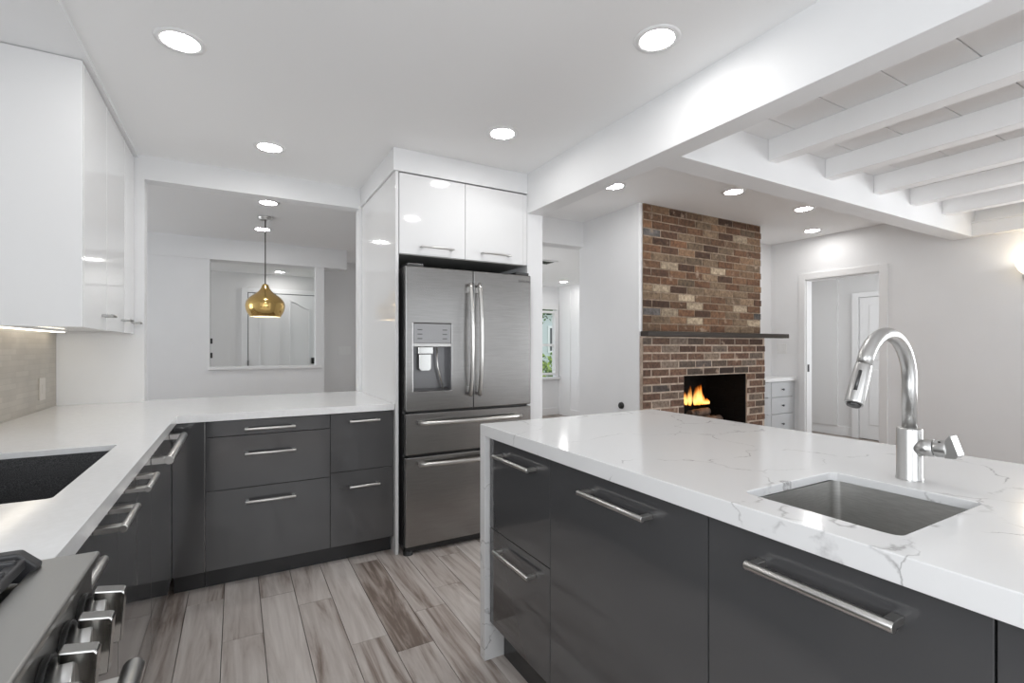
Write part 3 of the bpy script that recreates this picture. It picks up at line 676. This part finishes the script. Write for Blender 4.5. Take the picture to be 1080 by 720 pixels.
mbox('base_grille', black, fr, (.885, 1.74, 2.86, 2.899, .012, .05), bevel=.004)
for x in (.905, 1.72):
    bm = bmesh.new(); lathe(bm, [(0, 0), (.03, 0), (.03, .02), (.015, .03), (0, .03)], (x, 2.875, 0), 18); obj('foot', bm, black, fr)
for hx in (.89, 1.64): mbox('hinge_cover', darksteel, fr, (hx, hx + .10, 2.84, 2.96, 1.7395, 1.756), bevel=.003)
def bow(p0, p1, out, n=18):
    p0, p1 = Vector(p0), Vector(p1); o = Vector(out); return [p0.lerp(p1, k / n) + o * (math.sin(math.pi * k / n) ** .8) for k in range(n + 1)]
for d, x in ((dl, 1.287), (dr2, 1.351)):
    bm = bmesh.new(); pts = bow((x, FY - .026, .945), (x, FY - .026, 1.655), (0, -.034, 0))
    tube(bm, pts, .0125, 16)
    for z in (.985, 1.615): box(bm, x - .008, x + .008, FY - .042, FY + .001, z - .018, z + .018)
    obj('handle', bm, satin, d)
for d, z, x1 in ((dm, .795, 1.66), (df, .548, 1.66)):
    bm = bmesh.new(); pts = bow((.955, FY - .028, z), (x1, FY - .028, z), (0, -.03, 0)); tube(bm, pts, .0135, 16)
    for x in (.975, x1 - .02): box(bm, x - .02, x + .02, FY - .042, FY + .001, z - .009, z + .009)
    obj('handle', bm, satin, d)
tx = bpy.data.curves.new('logo', 'FONT'); tx.body = 'SAMSUNG'; tx.size = .021; tx.extrude = .0004; tx.align_x = 'CENTER'
lt = bpy.data.objects.new('logo_text', tx); COL.objects.link(lt); bpy.context.view_layer.update()
lm = bpy.data.meshes.new_from_object(lt.evaluated_get(bpy.context.evaluated_depsgraph_get())); bpy.data.objects.remove(lt)
lo = bpy.data.objects.new('logo', lm); COL.objects.link(lo); lo.parent = dr2; lm.materials.clear(); lm.materials.append(darksteel)
lo.location = Vector((1.70, FY - .0004, 1.688)) - worigin(dr2); lo.rotation_euler = (R(90), 0, 0)

# ---------------------------------------------------------------- island
IT, IB, IX = .94, .895, .882
cabinet('narrow two drawer dark grey island cabinet beside the white waterfall end', 'X-', IX, 1.309, 1.738, IB - .002, .62,
        [('drawer', 1.309, 1.738, .535, IB - .004, (1.388, 1.640, .838)), ('drawer', 1.309, 1.738, .155, .535, (1.388, 1.640, .478))], z0=.15)
cabinet('wide single front dark grey island cabinet in the middle', 'X-', IX, .703, 1.309, IB - .002, .62,
        [('drawer', .703, 1.309, .155, IB - .004, (.860, 1.115, .838))], z0=.15)
cabinet('dark grey island cabinet below the steel sink with the longest handle', 'X-', IX, .248, .703, IB - .002, .62,
        [('drawer', .248, .703, .155, IB - .004, (.348, .590, .836, .0088))], z0=.15)
cabinet('dark grey island cabinet cut by the right edge of the photo', 'X-', IX, -.45, .248, IB - .002, .62,
        [('drawer', -.45, .248, .155, IB - .004, (-.23, .03, .836))], z0=.15)
ic = thing('island_countertop', 'veined white quartz island top with waterfall end', 'countertop', (1.34, .7, 0))
bm = bmesh.new()
ih = rrect(.947, 1.293, .382, .665, .018, 5)
worktop(bm, [(.862, -.50), (1.82, -.50), (1.82, 1.785), (.862, 1.785)], ih, [(.90, -.47), (1.78, -.47), (1.78, 1.743), (.90, 1.743)], IB, IT - .02, IT); obj('slab', bm, quartzv, ic, .002)
mbox('waterfall_end', quartzv, ic, (.862, 1.82, 1.743, 1.785, 0, IB), bevel=.0015)
ip = mbox('island_back_panel', graycab, None, (1.505, 1.525, -.45, 1.74, 0, IB - .002)); tag(ip, 'dark grey panel closing the back of the island', 'panel')
sink('island_sink', 'undermounted stainless steel sink in the veined island top', .955, 1.30, .385, .662, IT - .0205, .20, .016, sinksteel, chrome)

# faucet (local frame: spout towards -X, lever towards -Y)
fc = thing('kitchen_faucet', 'brushed pull down faucet beside the island sink', 'faucet', (1.38, .538, IT))
bm = bmesh.new(); lathe(bm, [(0, 0), (.0252, 0), (.0262, .002), (.0262, .004), (.0248, .006), (.0248, .118), (.0235, .121), (.015, .122), (0, .122)], (0, 0, 0), 40); obj('body', bm, chrome, fc, local=True)
pts = [(0, 0, .12), (0, 0, .22)]
rad = .108; cx, cz = -rad, .232
for k in range(0, 17):
    a = R(0 + 158 * k / 16); pts.append((cx + rad * math.cos(a), 0, cz + rad * math.sin(a)))
bm = bmesh.new(); tube(bm, pts, .0148, 24); obj('spout', bm, chrome, fc, local=True)
e = Vector(pts[-1]); d = (Vector(pts[-1]) - Vector(pts[-2])).normalized()
bm = bmesh.new(); tube(bm, [e + d * .0005, e + d * .003, e + d * .02, e + d * .088, e + d * .092], [.0148, .0156, .0162, .0178, .0166], 24); hd = obj('spray_head', bm, chrome, fc, local=True)
bm = bmesh.new(); tube(bm, [e + d * .0921, e + d * .096], [.0135, .0125], 20); obj('spray_face', bm, darksteel, hd, local=True)
nrm = Vector((d.z, 0, -d.x)); nrm = -nrm if nrm.x > 0 else nrm
side = Vector((0, -1, 0)); sd = (nrm * .97 + side * .25).normalized()
bm = bmesh.new()
tube(bm, [e + d * .02 + sd * .0148, e + d * .066 + sd * .0165], .0035, 8); obj('spray_button', bm, darksteel, hd, local=True)
bm = bmesh.new(); tube(bm, [(0, -.012, .077), (0, -.048, .081)], .0195, 24); obj('lever_base', bm, chrome, fc, local=True)
bm = bmesh.new(); tube(bm, [(0, -.0492, .0811), (0, -.072, .084)], .0195, 24)
plate(bm, [(-.070, .064), (-.070, .103), (-.078, .116), (-.082, .114), (-.095, .074), (-.090, .066)], [], -.015, .015, lambda a, b, c: (c, a, b)); lv = obj('lever', bm, chrome, fc, .0012, local=True)
bm = bmesh.new(); lathe(bm, [(0, .0), (.0022, 0), (.0022, .002), (0, .002)], (0, 0, 0), 10); bmesh.ops.translate(bm, verts=bm.verts, vec=(-.012, -.060, .0975)); obj('lever_mark', bm, black, lv, local=True)

# ---------------------------------------------------------------- pendant
pd = thing('pendant_lamp', 'gold onion shaped pendant lamp hanging in the dining room', 'lamp', (.237, 5.06, 1.534))
prof = [(.128, 0), (.150, .03), (.164, .07), (.168, .105), (.160, .140), (.138, .172), (.105, .198), (.072, .220), (.048, .243), (.034, .268), (.028, .290), (.018, .303), (0, .305)]
bm = bmesh.new(); lathe(bm, prof, (0, 0, 0), 56); sh = obj('shade', bm, gold, pd, local=True)
sh.modifiers.new('sub', 'SUBSURF').render_levels = 1
bm = bmesh.new(); lathe(bm, [(.127, .0005)] + [(max(r - .004, .0), z - .002) for r, z in prof[1:]], (0, 0, 0), 48); bmesh.ops.reverse_faces(bm, faces=bm.faces); obj('shade_lining', bm, shadein, sh, local=True)
bm = bmesh.new(); lathe(bm, [(0, .055), (.02, .06), (.03, .085), (.026, .11), (.015, .14), (.014, .18), (0, .18)], (0, 0, 0), 24); obj('bulb', bm, bulbm, pd, local=True)
bm = bmesh.new(); tube(bm, [(0, 0, .30), (0, 0, .900)], .005, 10); obj('cord', bm, cordm, pd, local=True)
bm = bmesh.new(); lathe(bm, [(0, .893), (.05, .895), (.064, .901), (.066, .919), (.066, .921)], (0, 0, 0), 36); obj('canopy', bm, satin, pd, local=True)

# ---------------------------------------------------------------- fireplace
fp = thing('fireplace', 'brown brick fireplace and chimney with a dark wood mantel shelf', 'fireplace', (3.74, 3.2, 0))
OX0, OX1, OZ0, OZ1 = 3.41, 4.285, .50, 1.0
hole = [(OX0, OZ0), (OX1, OZ0), (OX1, OZ1), (OX0, OZ1)]
bm = bmesh.new()
plate(bm, [(2.93, 0), (4.558, 0), (4.558, 1.342), (2.93, 1.342)], [hole[::-1]], 2.972, 3.011, fmap)
plate(bm, [(2.985, 0), (4.558, 0), (4.558, 1.342), (2.985, 1.342)], [hole[::-1]], 3.011, 3.498, fmap)
obj('lower_mortar', bm, mortarp, fp)
bm = bmesh.new(); box(bm, 2.96, 4.536, 3.002, 3.011, 1.342, CZ); box(bm, 2.985, 4.536, 3.011, 3.498, 1.342, CZ); obj('upper_mortar', bm, mortarm, fp)
bm = bmesh.new(); box(bm, OX0 + .002, OX1 - .002, 3.44, 3.49, OZ0 + .002, OZ1 - .002); box(bm, OX0 + .002, OX1 - .002, 2.98, 3.44, OZ0 + .001, OZ0 + .004)
box(bm, OX0 + .001, OX0 + .008, 2.985, 3.44, OZ0 + .004, OZ1 - .004); box(bm, OX1 - .008, OX1 - .001, 2.985, 3.44, OZ0 + .004, OZ1 - .004); box(bm, OX0 + .008, OX1 - .008, 2.99, 3.44, OZ1 - .008, OZ1 - .001)
fb = obj('firebox', bm, fireblack, fp)
bm = bmesh.new()
rng = random.Random(9)
for r_ in range(8):
    z = OZ0 + .01 + r_ * .067; x = OX0 + .01 - (r_ % 2) * .1
    while x < OX1 - .02:
        a, b = max(x, OX0 + .01), min(x + .2, OX1 - .01)
        if b - a > .02 and z + .06 < OZ1: box(bm, a, b, 3.432, 3.44, z, z + .058)
        x += .208
for r_ in range(8):
    z = OZ0 + .01 + r_ * .067; y = 2.99 - (r_ % 2) * .1
    while y < 3.43:
        a, b = max(y, 2.99), min(y + .2, 3.43)
        if b - a > .02 and z + .06 < OZ1: box(bm, OX1 - .016, OX1 - .008, a, b, z, z + .058)
        y += .208
obj('firebrick', bm, fireblack, fp, .002)
upper_pal = [((.18, .088, .044), 5), ((.115, .057, .031), 5), ((.22, .115, .060), 6), ((.25, .15, .085), 4), ((.27, .185, .115), 3), ((.21, .145, .09), 3), ((.55, .44, .31), 1.3), ((.14, .13, .125), .5)]
lower_pal = [((.21, .118, .076), 6), ((.15, .083, .055), 5), ((.25, .148, .10), 5), ((.19, .135, .10), 4), ((.23, .175, .135), 3), ((.125, .098, .085), 1.5), ((.36, .27, .2), .8)]
def pick(pal, rng):
    s = rng.uniform(0, sum(w for c, w in pal))
    for c, w in pal:
        s -= w
        if s <= 0: break
    k = rng.uniform(.46, .92); return (c[0] * k, c[1] * k, c[2] * k, 1)
def bricks(name, x0, x1, z0, z1, yf, thick, pal, hole=None, seed=1, j=.0105):
    rng = random.Random(seed); bm = bmesh.new(); lay = bm.loops.layers.float_color.new('Col')
    ch, bl = .0667, .2
    n = round((z1 - z0) / ch); ch = (z1 - z0) / n
    def put(a, b, c, d, yf=yf, y2=None):
        jj = rng.uniform(-.0015, .002); col = pick(pal, rng)
        if hole and c > hole[3] - .03 and d < hole[3] + .09 and a > hole[0] - .12 and b < hole[1] + .12: col = tuple(q * .42 for q in col[:3]) + (1,)   # soot over the opening
        fs = box(bm, a, b, yf - thick + jj, yf if y2 is None else y2, c, d)
        for f in fs:
            for l in f.loops: l[lay] = col
        for v in {v for f in fs for v in f.verts}: v.co.x += rng.uniform(-.0012, .0012); v.co.z += rng.uniform(-.0012, .0012)
    for r_ in range(n):
        c = z0 + r_ * ch + j / 2; d = z0 + (r_ + 1) * ch - j / 2
        x = x0 - (r_ % 2) * (bl + j) / 2 + rng.uniform(-.008, .008)
        while x < x1:
            a, b = max(x, x0), min(x + bl, x1 + (rng.uniform(-.007, .004) if x + bl + j > x1 else 0))
            segs = [(a, b)]
            if hole and d > hole[2] + .01 and c < hole[3] - .01:
                segs = []
                if a < hole[0]: segs.append((a, min(b, hole[0])))
                if b > hole[1]: segs.append((max(a, hole[1]), b))
            for s0, s1 in segs:
                if s1 - s0 > .025: put(s0, s1, c, d)
            x += bl + j
    o = obj(name, bm, brickm, fp, .003, 1)
    return o
bricks('lower_brickwork', 2.925, 4.562, 0.0, 1.336, 2.972, .004, lower_pal, (OX0, OX1, OZ0, OZ1), 4, .0145)
bricks('upper_brickwork', 2.955, 4.542, 1.386, CZ - .002, 3.002, .004, upper_pal, None, 7, .0115)
# return faces on the right side of the chimney
def side_bricks(name, x, z0, z1, pal, seed, y0, sgn=1):
    rng = random.Random(seed); bm = bmesh.new(); lay = bm.loops.layers.float_color.new('Col'); n = round((z1 - z0) / .0667); ch = (z1 - z0) / n
    for r_ in range(n):
        y = y0 - (r_ % 2) * .1
        while y < 3.49:
            a, b = max(y, y0), min(y + .2, 3.49)
            if b - a > .025:
                col = pick(pal, rng)
                for f in box(bm, x, x + sgn * .006, a, b, z0 + r_ * ch + .005, z0 + (r_ + 1) * ch - .005):
                    for l in f.loops: l[lay] = col
            y += .21
    obj(name, bm, brickm, fp, .003, 1)
side_bricks('lower_brickwork', 4.558, 0, 1.336, lower_pal, 5, 2.975); side_bricks('upper_brickwork', 4.536, 1.386, CZ - .002, upper_pal, 6, 3.005)
mbox('mantel_shelf', mantelm, fp, (2.925, 4.885, 2.918, 3.0, 1.343, 1.384), bevel=.004)
# fire
def log(label, p0, p1, r, seed):
    rng = random.Random(seed); p0, p1 = Vector(p0), Vector(p1); c = (p0 + p1) / 2
    bm = bmesh.new(); n = 7
    pts = [p0.lerp(p1, k / n) + Vector((rng.uniform(-.006, .006), rng.uniform(-.006, .006), rng.uniform(-.004, .004))) for k in range(n + 1)]
    tube(bm, pts, [r * rng.uniform(.88, 1.1) for _ in pts], 14)
    for v in bm.verts: v.co -= c
    o = obj('fire_log', bm, logm); o.location = c
    tag(o, label, 'log', 'logs in the firebox'); return o
log('charred log lying across the front of the fire', (3.62, 3.08, .552), (4.13, 3.16, .552), .042, 1)
log('charred log lying at the back of the fire', (3.62, 3.28, .554), (4.08, 3.25, .554), .044, 2)
log('short charred log resting on top of the burning pile', (3.70, 3.155, .630), (4.02, 3.205, .626), .034, 3)
ft = thing('fire', 'orange and yellow flames burning over the logs', 'fire', (3.84, 3.225, .70))
rng = random.Random(12)
for i in range(30):
    x = rng.gauss(.02, .08); y = rng.uniform(-.05, .03); h = max(.05, (.23 - abs(x) * 1.1)) * rng.uniform(.45, 1.1); r0 = rng.uniform(.010, .024)
    bm = bmesh.new(); ph = rng.uniform(0, 6); pts = []; rr = []; lean = rng.uniform(-.03, .03)
    for k in range(12):
        t_ = k / 11; pts.append((x + lean * t_ + math.sin(ph + t_ * 5.5) * .012 * t_, y + math.cos(ph + t_ * 4) * .008 * t_, t_ * h * 1.35)); rr.append(max(.0006, r0 * (math.sin(math.pi * (t_ * .72 + .22)) ** 1.3) * (1 - t_ ** 2.5)))
    tube(bm, pts, rr, 10); obj('flame', bm, flamem, ft, local=True)
fl_ = bpy.data.lights.new('fire_glow', 'POINT'); fl_.energy = .8; fl_.color = (1, .5, .18); fl_.shadow_soft_size = .08
flo = bpy.data.objects.new('fire_glow', fl_); COL.objects.link(flo); flo.parent = ft; flo.location = (0, -.05, .1)

# ---------------------------------------------------------------- built-in drawers, plates, sconce
bi = thing('built_in_drawers', 'pale grey built in drawer cabinet right of the fireplace', 'cabinet', (5.03, 3.36, 0))
mbox('cabinet_body', builtm, bi, (4.575, 5.498, 3.24, 3.498, 0, .875)); mbox('cabinet_top', trimm, bi, (4.57, 5.4985, 3.20, 3.498, .875, .912), bevel=.003)
mbox('face_frame', builtm, bi, (4.575, 4.615, 3.222, 3.24, 0, .875), (5.01, 5.06, 3.222, 3.24, 0, .875), (5.45, 5.498, 3.222, 3.24, 0, .875))
for x0, x1 in ((4.617, 5.008), (5.062, 5.448)):
    for z0, z1 in ((.105, .295), (.30, .515), (.52, .70), (.705, .868)):
        d = mbox('drawer', builtm, bi, (x0, x1, 3.218, 3.24, z0, z1), bevel=.004)
        bm = bmesh.new(); xc, zc = (x0 + x1) / 2, (z0 + z1) / 2
        tube(bm, [(xc, 3.218, zc), (xc, 3.206, zc), (xc, 3.198, zc), (xc, 3.194, zc)], [.005, .006, .013, .010], 14); obj('knob', bm, darksteel, d)
def plate_thing(name, label, cat, loc, w, h, axis, toggles, m=plastic, part='switch'):
    t = thing(name, label, cat, loc)
    bm = bmesh.new()
    if axis == 'Y': box(bm, -w / 2, w / 2, -.006, 0, -h / 2, h / 2)
    else: box(bm, -.006, 0, -w / 2, w / 2, -h / 2, h / 2)
    obj('plate', bm, m, t, .002, local=True)
    for k in range(toggles):
        u = (k - (toggles - 1) / 2) * .046; bm = bmesh.new()
        if axis == 'Y': box(bm, u - .016, u + .016, -.009, -.006, -.033, .033)
        else: box(bm, -.009, -.006, u - .016, u + .016, -.033, .033)
        obj(part, bm, m, t, .001, local=True)
    return t
plate_thing('switch_plate', 'wide white three switch plate on the pale grey entry wall', 'switch', (1.34, 7.2, 1.205), .17, .118, 'Y', 3)
plate_thing('switch_plate', 'white two switch plate between the mantel and the doorway', 'switch', (5.5, 3.37, 1.235), .115, .115, 'X', 2)
t = thing('wall_jack', 'small black round wall fitting low on the hallway wall', 'fitting', (2.92, 3.22, .745))
bm = bmesh.new(); tube(bm, [(2.92, 3.22, .745), (2.905, 3.22, .745), (2.895, 3.22, .745)], [.03, .028, .018], 18); obj('cover', bm, black, t)
bm = bmesh.new(); tube(bm, [(2.895, 3.22, .745), (2.888, 3.22, .745)], .008, 10); obj('socket', bm, darksteel, t)
sc = thing('wall_sconce', 'frosted amber wall sconce at the right edge of the photo', 'lamp', (5.5, 1.36, 1.86))
bm = bmesh.new(); tube(bm, [(5.5, 1.335, 1.82), (5.482, 1.335, 1.82), (5.478, 1.335, 1.82)], [.05, .05, .042], 24); tube(bm, [(5.48, 1.335, 1.82), (5.42, 1.335, 1.815), (5.40, 1.335, 1.835)], .008, 10); obj('bracket', bm, satin, sc)
bm = bmesh.new(); lathe(bm, [(.012, 0), (.03, .006), (.05, .03), (.065, .065), (.075, .10), (.072, .10), (.062, .066), (.046, .032), (.012, .006)], (5.40, 1.335, 1.83), 32); obj('shade', bm, sconcem, sc)
sl = bpy.data.lights.new('sconce_glow', 'POINT'); sl.energy = .9; sl.color = (1, .93, .82); sl.shadow_soft_size = .03
slo = bpy.data.objects.new('sconce_glow', sl); COL.objects.link(slo); slo.parent = sc; slo.location = (-.10, -.05, .09)
